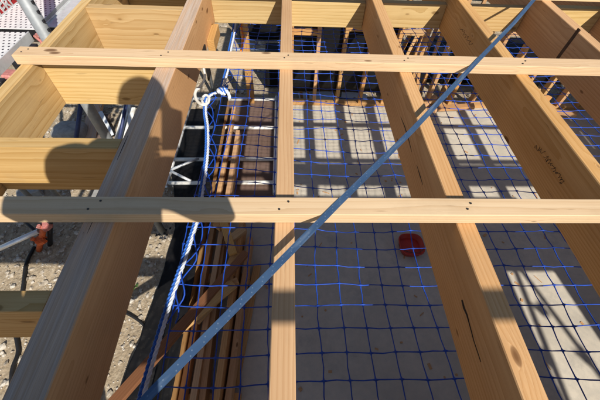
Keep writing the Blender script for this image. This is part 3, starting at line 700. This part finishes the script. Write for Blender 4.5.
# ------------------------------------------------------------------ soil clutter in the left bay and along the edge
def cable(px_list, r, lb, nm='cable'):
    P = []
    for x, y in px_list:
        p = at(x, y, GZ); p.z = gz(p.x, p.y)+r+.008; P.append(p)
    o = tube(nm, smooth(P, 8), r, 'black_rubber', sides=8); tag(o, lb, 'cable'); return o
cable([(36, 248), (31, 258), (27, 268), (25.5, 280), (22, 300), (17, 330), (19, 352), (14, 372), (12, 410)], .016, 'black cable on the sandy soil left of the thick rafter')
cable([(100, 316), (118, 312), (133, 317), (146, 328), (149, 345), (152, 365)], .012, 'black cord drawn for a curved shadow on the soil beside the polythene')  # black tube standing in for a curved shadow line on the soil
rw = random.Random(5)
wd = thing('weed', 'small green weed growing on the soil beside the polythene', 'weed', Vector((at(135, 286, GZ).x, at(135, 286, GZ).y, gz(at(135, 286, GZ).x, at(135, 286, GZ).y))))
for k in range(9):
    a = rw.uniform(0, 6.28); L = rw.uniform(.03, .06); c = wd.location; d = Vector((math.cos(a), math.sin(a), 0)); s = Vector((-d.y, d.x, 0))
    vs_ = [c, c+d*L*.5+s*L*.22+Vector((0, 0, L*.5)), c+d*L*.5-s*L*.22+Vector((0, 0, L*.5)), c+d*L+Vector((0, 0, L*.45)), c+d*L*.5+Vector((0, 0, L*.42))]
    me = bpy.data.meshes.new('leaf'); me.from_pydata([v-c for v in vs_], [], [(0, 4, 1), (0, 2, 4), (4, 3, 1), (4, 2, 3)]); me.update()
    bmx = bmesh.new(); bmx.from_mesh(me); bmesh.ops.solidify(bmx, geom=bmx.faces[:], thickness=.0008); bmx.to_mesh(me); bmx.free(); link('leaf', me, 'weed_leaf', wd, Matrix.Translation(c))
# clutter pile
def pl(px0, px1, z0, z1, W, T, mat, nm, lb, cat, up=(0, 0, 1)):
    a = at(px0[0], px0[1], z0); b = at(px1[0], px1[1], z1); a.z = gz(a.x, a.y)+T/2+.015 if z0 < 0 else z0; b.z = gz(b.x, b.y)+T/2+.015 if z1 < 0 else z1
    o = board(nm, a, b, W, T, mat, bev=.003, seg=3, warp=.004); tag(o, lb, cat); return o
pl((117, 147), (128, 104), GZ, .02, .09, .03, 'white_paint', 'weatherboard', 'white painted board lying on the soil beside the thick rafter', 'board')
pl((125, 147), (133, 108), GZ, .05, .07, .03, 'white_paint', 'weatherboard', 'narrow white board next to the thick rafter, rightmost of the pair', 'board')
pl((88, 150), (97, 102), GZ, .03, .18, .04, 'weathered_joist', 'old_plank', 'broad grey old plank on the soil in the left bay', 'plank')
pl((98, 150), (108, 118), GZ, GZ, .10, .05, 'plywood', 'old_plank', 'short brown plank beside the pale flashing in the left bay', 'plank')
pl((98, 112), (110, 136), .12, .05, .10, .008, 'pale_sheet', 'flashing', 'pale blue metal flashing among the planks in the left bay', 'flashing')
pl((112, 150), (97, 106), GZ, .10, .06, .05, 'weathered_joist', 'old_plank', 'narrow grey plank crossing the clutter in the left bay', 'plank')
c = at(71, 132, 0)
def lump(u, v):
    a = u*2*math.pi; b = (v-.5)*math.pi; r = 1+.12*noise.noise((math.cos(a)*1.5, math.sin(a)*1.5, b*1.5))
    sgn = lambda t, e: math.copysign(abs(t)**e, t)
    return Vector((c.x+.20*r*sgn(math.cos(a), .6)*math.cos(b)**.6 if math.cos(b) > 0 else c.x, c.y+.15*r*sgn(math.sin(a), .6)*max(0, math.cos(b))**.6, GZ+.09+.12*r*sgn(math.sin(b), .7)))
o = grid('cement_bag', lump, 28, 14, 'grey_concrete'); tag(o, 'grey cement bag lying on the soil in the left bay', 'bag')
for k, (px, py, s, lb) in enumerate(((30, 193, .10, 'grey broken block under the blocking in photographer shadow'), (100, 193, .08, 'small broken block beside the thick rafter below the blocking'))):
    p = at(px, py, GZ+.05); me = box_mesh('broken_block', s*2.2, s*1.4, s, .012, 4, .02); o = link('broken_block', me, 'grey_concrete', None, Matrix.Translation((p.x, p.y, gz(p.x, p.y)+s*.45)) @ Matrix.Rotation(.6+k, 4, 'Z')); tag(o, lb, 'block')

# ------------------------------------------------------------------ scaffold outside the left rafter
SZ = ZJ-.30
def coupler(p, mat, par, rz=0, nm='coupler'):
    bmx = bmesh.new()
    for dx, s in ((0, (.085, .07, .06)), (.0, (.06, .095, .05))):
        r = bmesh.ops.create_cube(bmx, size=1, matrix=Matrix.Translation((dx, 0, 0)) @ Matrix.Diagonal((s[0], s[1], s[2], 1)))
    bmesh.ops.bevel(bmx, geom=bmx.edges[:], offset=.008, segments=2, affect='EDGES')
    for sx in (-1, 1):
        bmesh.ops.create_cone(bmx, cap_ends=True, segments=8, radius1=.008, radius2=.008, depth=.10, matrix=Matrix.Translation((sx*.036, 0, .01)) @ Matrix.Rotation(.4*sx, 4, 'Y'))
        bmesh.ops.create_cone(bmx, cap_ends=True, segments=6, radius1=.014, radius2=.014, depth=.014, matrix=Matrix.Translation((sx*.036, 0, .055)))
    me = bpy.data.meshes.new(nm); bmx.to_mesh(me); bmx.free()
    return link(nm, me, mat, par, Matrix.Translation(p) @ Matrix.Rotation(rz, 4, 'Z'))
sc = thing('scaffold_standard', 'grey upright scaffold tube with red clamp beside the perforated decks', 'scaffold tube', (-1.31, 1.79, GZ))
pipe('tube', (-1.31, 1.79, GZ), (-1.31, 1.78, ZJ+.62), .034, 'galvanised', sc)
coupler(Vector((-1.31, 1.785, SZ+.015)), 'red_coupler', sc, .3); coupler(Vector((-1.32, 1.745, SZ-.075)), 'red_coupler', sc, .9)
for k in range(11): board('slot_tooth', (-1.276, 1.778, SZ+.09+k*.045), (-1.276, 1.778, SZ+.105+k*.045), .012, .014, 'dark_steel', sc, up=(0, 1, 0), bev=.001)
lathe('base_plate', [(.075, 0), (.075, .008), (.03, .012), (.03, .05)], 'dark_steel', sc, (-1.31, 1.79, GZ-.01), sq=6)
sc2 = thing('scaffold_standard', 'scaffold upright beside the left rafter nearer the viewer, with an orange clamp', 'scaffold tube', (-2.44, 1.70, GZ))
p40 = at(41, 241, GZ+.28)
pipe('tube', (p40.x-.35, p40.y+.52, GZ-.02), (p40.x-.35, p40.y+.52, SZ-.03), .0242, 'galvanised', sc2)
# low brace tubes with an orange clamp near the ground
lb_ = thing('brace_tube', 'silver brace tubes joined by an orange clamp over the shaded soil', 'scaffold tube', p40)
pipe('tube', at(-22, 258, GZ+.15), at(39, 231, GZ+.34), .0242, 'aluminium', lb_)
pipe('tube', at(18, 216, GZ+.30), at(46, 240, GZ+.24), .014, 'dark_steel', lb_)
tube('stub', [at(44, 226, GZ+.42), at(39, 250, GZ+.02)], .026, 'orange_coupler', lb_, sides=12)
coupler(at(41, 240, GZ+.24), 'orange_coupler', lb_, .5); coupler(at(46, 226, GZ+.40), 'red_coupler', lb_, 1.1)
tube('stub', [at(50, 214, GZ+.55), at(50, 246, GZ-.02)], .022, 'dark_steel', lb_, sides=12)
# blue tube in left bay
o = pipe('scaffold_tube', at(82, 98, .5), at(74, 152, GZ+.02), .026, 'navy_steel'); tag(o, 'dark blue tube slanting down to the soil in the left bay', 'tube')
o = pipe('scaffold_tube', at(127, 100, .35), at(117, 150, GZ+.02), .020, 'navy_steel'); tag(o, 'thin dark blue tube beside the white boards in the left bay', 'tube')
# decks
def deck_plank(x0, x1, y0, y1, mat, lb, z=SZ):
    t = thing('scaffold_plank', lb, 'scaffold plank', ((x0+x1)/2, (y0+y1)/2, z-.06), 'steel scaffold planks')
    board('tread', ((x0+x1)/2, y0, z-.002), ((x0+x1)/2, y1, z-.002), x1-x0-.012, .004, mat, t, bev=.0005)
    for x in (x0+.004, x1-.004): board('side_lip', (x, y0, z-.022), (x, y1, z-.022), .006, .056, 'scaffold_white', t, bev=.001)
    for y in (y0+.015, y1-.015): board('end_cap', (x0+.01, y, z-.030), (x1-.01, y, z-.030), .02, .045, 'dark_steel', t, bev=.001)
    return t
deck_plank(-1.76, -1.515, -.4, 1.945, 'perforated_steel', 'white perforated scaffold plank nearest the left rafter, below the upright')
o = board('shading_board', (-2.05, -.40, SZ+.024), (-1.02, -.40, SZ+.024), .55, .038, 'batten_pine', bev=.002); tag(o, 'unseen timber board added beside the photographer to shade the soil', 'board')  # unseen board, added to throw shade on the soil at lower left
deck_plank(-2.03, -1.785, -.4, 1.945, 'perforated_steel', 'perforated scaffold plank second from the left rafter at the picture edge')
deck_plank(-1.78, -1.50, 1.985, 4.3, 'perforated_steel', 'perforated scaffold plank beyond the gap, below the red toe board')
deck_plank(-1.47, -1.33, 2.02, 4.3, 'scaffold_white', 'narrow pale scaffold plank right of the upright tube')
deck_plank(-1.20, -1.03, 1.90, 4.3, 'scaffold_white', 'smooth grey scaffold plank against the outermost rafter')
led = pipe('scaffold_ledger', (-1.375, -.5, SZ-.035), (-1.375, 1.76, SZ-.035), .0242, 'scaffold_white'); tag(led, 'pale ledger tube along the outer side of the left rafter', 'scaffold tube')
led2 = pipe('scaffold_ledger', (-1.30, -.5, SZ-.10), (-1.30, 4.3, SZ-.10), .0242, 'navy_steel'); tag(led2, 'dark blue ledger tube below the pale one outside the left rafter', 'scaffold tube')
for k, (y, lb) in enumerate(((-.2, 'transom tube under the near end of the perforated planks'), (1.90, 'transom tube under the plank ends by the upright'), (2.05, 'transom tube just beyond the plank gap'), (4.1, 'transom tube under the far plank ends'))):
    o = pipe('scaffold_transom', (-2.45, y, SZ-.085), (-1.0, y, SZ-.085), .0242, 'galvanised'); tag(o, lb, 'scaffold tube', 'transoms under the scaffold planks')
cl = thing('clamp_row', 'row of red clamps along the edge of the white perforated plank', 'clamps', (-1.44, 1.7, SZ-.05))
for y in (1.56, 1.76): board('clamp', (-1.455, y-.035, SZ-.045), (-1.455, y+.035, SZ-.045), .05, .05, 'red_coupler', cl, bev=.008)
for y in (1.49, 1.66, 1.84): board('clip', (-1.46, y-.02, SZ-.04), (-1.46, y+.02, SZ-.04), .035, .04, 'dark_steel', cl, bev=.003)
# outer standards that carry the decks
for y, lb in ((-.2, 'outer scaffold upright near the viewer'), (2.05, 'outer scaffold upright behind the red toe board'), (4.1, 'outer scaffold upright at the far end')):
    o = pipe('scaffold_standard', (-2.40, y+.05, GZ-.06), (-2.40, y+.05, ZJ+.7), .0242, 'galvanised'); tag(o, lb, 'scaffold tube', 'outer uprights')
o = pipe('scaffold_standard', (-1.10, 4.15, GZ-.06), (-1.10, 4.15, ZJ+.5), .0242, 'galvanised'); tag(o, 'inner scaffold upright at the far end', 'scaffold tube', 'inner uprights')
# red toe board with white lettering
TX = -1.84
A0 = atX(19, 0, TX); A1 = atX(2, 25, TX); d = (A0-A1).normalized(); n_ = Vector((1, 0, 0)); up = n_.cross(d).normalized()
if up.z < 0: up = -up
tb = thing('toe_board', 'red toe board with white lettering on the outer side of the scaffold', 'toe board', (TX, A1.y, A1.z))
a = A1-d*.35; b = A0+d*1.2; HB = .26
board('panel', a+up*HB/2, b+up*HB/2, .012, HB, 'red_paint', tb, up=up, bev=.001)
cu = bpy.data.curves.new('lettering', 'FONT'); cu.body = 'TERPO'; cu.size = ((atX(12, 5, TX)-atX(4.5, 12, TX)).length/2)/.52; cu.extrude = .0012; cu.offset = .0022
to = bpy.data.objects.new('tmp', cu); col.objects.link(to); bpy.context.view_layer.update()
me = bpy.data.meshes.new_from_object(to); col.objects.unlink(to); bpy.data.objects.remove(to)
me.materials.clear()
mw = Matrix((d, up, n_ if d.cross(up).dot(n_) > 0 else -n_)).transposed().to_4x4()
e0 = atX(0.5, 21, TX); mw.translation = Vector((TX+.0085, e0.y, e0.z))
link('lettering', me, 'white_print', tb, mw)
LT = mw

# ------------------------------------------------------------------ behind the viewer: work platform, rail, loose plank
def ply(x0, x1, y0, y1, lb, z=ZJ+.0095, rz=0.0):
    me = box_mesh('work_platform', x1-x0, y1-y0, .018, .001); o = link('work_platform', me, 'deck_plywood', None, Matrix.Translation(((x0+x1)/2, (y0+y1)/2, z)) @ Matrix.Rotation(rz, 4, 'Z')); tag(o, lb, 'platform', 'plywood work platform'); return o
ply(-.50, 1.05, -.66, -.02, 'plywood strip the photographer squats on')
ply(1.053, 3.18, -.66, -.11, 'plywood strip to the right of the photographer')
ply(.24, 3.22, -2.5, -.664, 'large plywood sheet behind the photographer')
ply(3.224, 3.77, -1.03, -.115, 'narrow plywood piece bridging the opening at the right')
ply(3.80, 4.5, -2.5, -.4, 'plywood sheet at the far right behind the photographer', rz=.12)
o = board('loose_plank', (1.18, .215, ZJ+.022), (4.2, .215, ZJ+.022), .32, .038, 'batten_pine', bev=.002); tag(o, 'wide loose plank on the rafters beyond the right edge', 'plank')
gr = thing('guard_rail', 'scaffold guard rail behind the photographer', 'guard rail', (2.0, -.86, ZJ+.018))
pipe('rail', (.43, -.83, ZJ+1.0), (3.2, -.83, ZJ+1.0), .0242, 'galvanised', gr)
for x in (1.35, 3.0): pipe('post', (x, -.88, ZJ+.019), (x, -.88, ZJ+1.1), .0242, 'galvanised', gr); coupler(Vector((x, -.855, ZJ+1.0)), 'red_coupler', gr)

def up_sun(px, py, hz):
    p = at(px, py, 0); k = hz/TOSUN.z; return p + TOSUN*k
er = thing('guard_rail', 'guard rail along the right side opening, out of view', 'guard rail', (4.1, -2.6, ZJ))
for (p0, p1, blobs, hz) in (((531, 283), (606, 384), ((542, 310), (585, 357)), ZJ+1.02), ((520, 282), (556, 372), ((547, 358),), ZJ+.55)):
    a = up_sun(*p0, hz); b = up_sun(*p1, hz); dd = (b-a).normalized(); pipe('rail', a-dd*.3, b+dd*.5, .0242, 'galvanised', er)
    for q in blobs: coupler(up_sun(*q, hz), 'dark_steel', er, .4)
    pe = b+dd*.45; pipe('post', (pe.x, pe.y, ZJ+.02), (pe.x, pe.y, pe.z+.1), .0242, 'galvanised', er)
# ------------------------------------------------------------------ the photographer and the phone
PH = CAM - f*.013
phm = box_mesh('phone', .072, .150, .009, .003); mwp = Matrix((r_, u_, -f)).transposed().to_4x4(); mwp.translation = PH + u_*.060 - f*.001
phn = link('phone', phm, 'phone_glass', None, mwp); tag(phn, 'dark phone held up by the photographer', 'phone')

def skin_body():
    z0 = ZJ+.0185
    J = {}
    def P(n, x, y, z, r): J[n] = (Vector((x, y, z)), r)
    P('pelvis', -.20, -.46, z0+.25, .130); P('belly', -.18, -.36, z0+.38, .130); P('chest', -.14, -.24, z0+.54, .130); P('collar', -.115, -.15, z0+.68, .075); P('neck', -.08, -.11, z0+.755, .052); P('skull0', -.05, -.075, z0+.84, .070); P('skull', -.036, -.060, z0+.915, .086); P('crown', -.034, -.065, z0+.965, .068)
    for s, n in ((-1, 'l'), (1, 'r')):
        kx = -.43 if s < 0 else -.13
        P(n+'hip', -.20+s*.09, -.46, z0+.24, .10); P(n+'thigh', (-.20+s*.09+kx)/2, -.28, z0+.36, .080); P(n+'knee', kx, -.125, z0+.45, .058); P(n+'calf', kx-s*.01, -.23, z0+.28, .055); P(n+'ankle', kx, -.32, z0+.095, .042); P(n+'heel', kx, -.34, z0+.050, .042); P(n+'toe', kx+s*.03, -.15, z0+.034, .034)
        P(n+'shoulder', -.115+s*.165, -.155 if s > 0 else -.115, z0+.655, .060 if s > 0 else .082)
        ex = -.375 if s < 0 else .085
        P(n+'elbow', ex, -.075, z0+.47 if s > 0 else z0+.50, .042 if s > 0 else .060)
    P('lwrist', -.120, -.050, z0+.615, .028); P('rwrist', .080, -.062, z0+.605, .028)
    P('lpalm', -.066, -.034, z0+.634, .024); P('rpalm', .058, -.040, z0+.632, .024)
    E = [('pelvis', 'belly'), ('belly', 'chest'), ('chest', 'collar'), ('collar', 'neck'), ('neck', 'skull0'), ('skull0', 'skull'), ('skull', 'crown')]
    for n in 'lr': E += [('pelvis', n+'hip'), (n+'hip', n+'thigh'), (n+'thigh', n+'knee'), (n+'knee', n+'calf'), (n+'calf', n+'ankle'), (n+'ankle', n+'heel'), (n+'heel', n+'toe'), ('collar', n+'shoulder'), (n+'shoulder', n+'elbow'), (n+'elbow', n+'wrist'), (n+'wrist', n+'palm')]
    # fingers curl round the phone edges
    fing = []
    for s, n in ((-1, 'l'), (1, 'r')):
        for k in range(4):
            base = J[n+'palm'][0] + u_*(-.030+.015*k) - f*.002
            e = PH + u_*(-.028+.016*k)
            fing.append([(base, .009), (e + r_*s*.050 - f*.022, .0085), (e + r_*s*.044 - f*.006, .0078), (e + r_*s*.040 - f*.001, .0068)])
        tb_ = J[n+'palm'][0]
        fing.append([(tb_, .011), (PH + r_*s*.048 - f*.030 - u_*.012, .0095), (PH + r_*s*.030 - f*.022 + u_*.010, .0085)])
    names = list(J); idx = {n: i for i, n in enumerate(names)}; vs_ = [J[n][0] for n in names]; rad = [J[n][1] for n in names]; es = [(idx[a], idx[b]) for a, b in E]
    for q, ch in enumerate(fing):
        prev = idx['lpalm'] if q < 5 else idx['rpalm']
        for p, r in ch[1:] if True else ch:
            vs_.append(p); rad.append(r); es.append((prev, len(vs_)-1)); prev = len(vs_)-1
    me = bpy.data.meshes.new('person'); base = Vector((-.13, -.40, z0)); me.from_pydata([v-base for v in vs_], es, []); me.update()
    o = bpy.data.objects.new('person', me); col.objects.link(o); o.location = base
    sk = o.modifiers.new('skin', 'SKIN'); 
    for i, v in enumerate(me.skin_vertices[0].data): v.radius = (rad[i], rad[i]); v.use_root = (i == 0)
    ss = o.modifiers.new('sub', 'SUBSURF'); ss.levels = 2; ss.render_levels = 2
    me.materials.append(MATS['dark_cloth']); 
    g = NT('person_cloth_skin')   # cloth up to neck and wrists, bare skin on head and hands
    tc = g.node('ShaderNodeTexCoord').outputs['Object']; sp_ = g.node('ShaderNodeSeparateXYZ', {0: tc})
    head = g.math('GREATER_THAN', sp_.outputs[2], .725); hand = g.math('MULTIPLY', g.math('GREATER_THAN', sp_.outputs[2], .58), g.math('GREATER_THAN', sp_.outputs[1], .342))
    sk_ = g.math('MAXIMUM', head, hand); leg = g.math('LESS_THAN', sp_.outputs[2], .36); boot = g.math('LESS_THAN', sp_.outputs[2], .11)
    c = g.mix(leg, (.035, .05, .09), (.16, .13, .09)); c = g.mix(boot, c, (.10, .055, .03)); c = g.mix(sk_, c, (.52, .31, .22)); g.color(c); g.set(Roughness=.8)
    me.materials[0] = g.m
    tag(o, 'person squatting on the plywood in dark top and work trousers, holding a phone', 'person'); bpy.context.view_layer.update()
    # head details
    hc = Vector((-.036, -.058, z0+.905)); fw_ = Vector((.05, .62, -.78)).normalized()
    def hair(u, v):
        a = u*2*math.pi; b = v*math.pi*.56; return hc + Vector((.012*0, -.012, .012)) + Vector((math.sin(b)*math.cos(a)*.090, math.sin(b)*math.sin(a)*.102, math.cos(b)*.102)) + Vector((0, 0, .004*noise.noise((a*6, b*9, 1))))
    h = grid('hair', hair, 32, 14, 'hair', solid=.006); child(h, o)
    for nm, pts, r, mt in (('nose', [hc+fw_*.070+Vector((0, .02, .02)), hc+fw_*.102], .012, 'skin'), ('ear', [hc+Vector((-.088, -.01, .01)), hc+Vector((-.092, -.005, -.03))], .014, 'skin'), ('ear', [hc+Vector((.088, -.01, .01)), hc+Vector((.092, -.005, -.03))], .014, 'skin'),
                           ('eye', [hc+Vector((-.03, .072, -.028)), hc+Vector((-.030, .078, -.032))], .010, 'white_paint'), ('eye', [hc+Vector((.03, .072, -.028)), hc+Vector((.030, .078, -.032))], .010, 'white_paint'), ('mouth', [hc+Vector((-.022, .045, -.088)), hc+Vector((.022, .045, -.088))], .006, 'red_coupler')):
        child(tube(nm, pts, r, mt, sides=10), o)
skin_body()
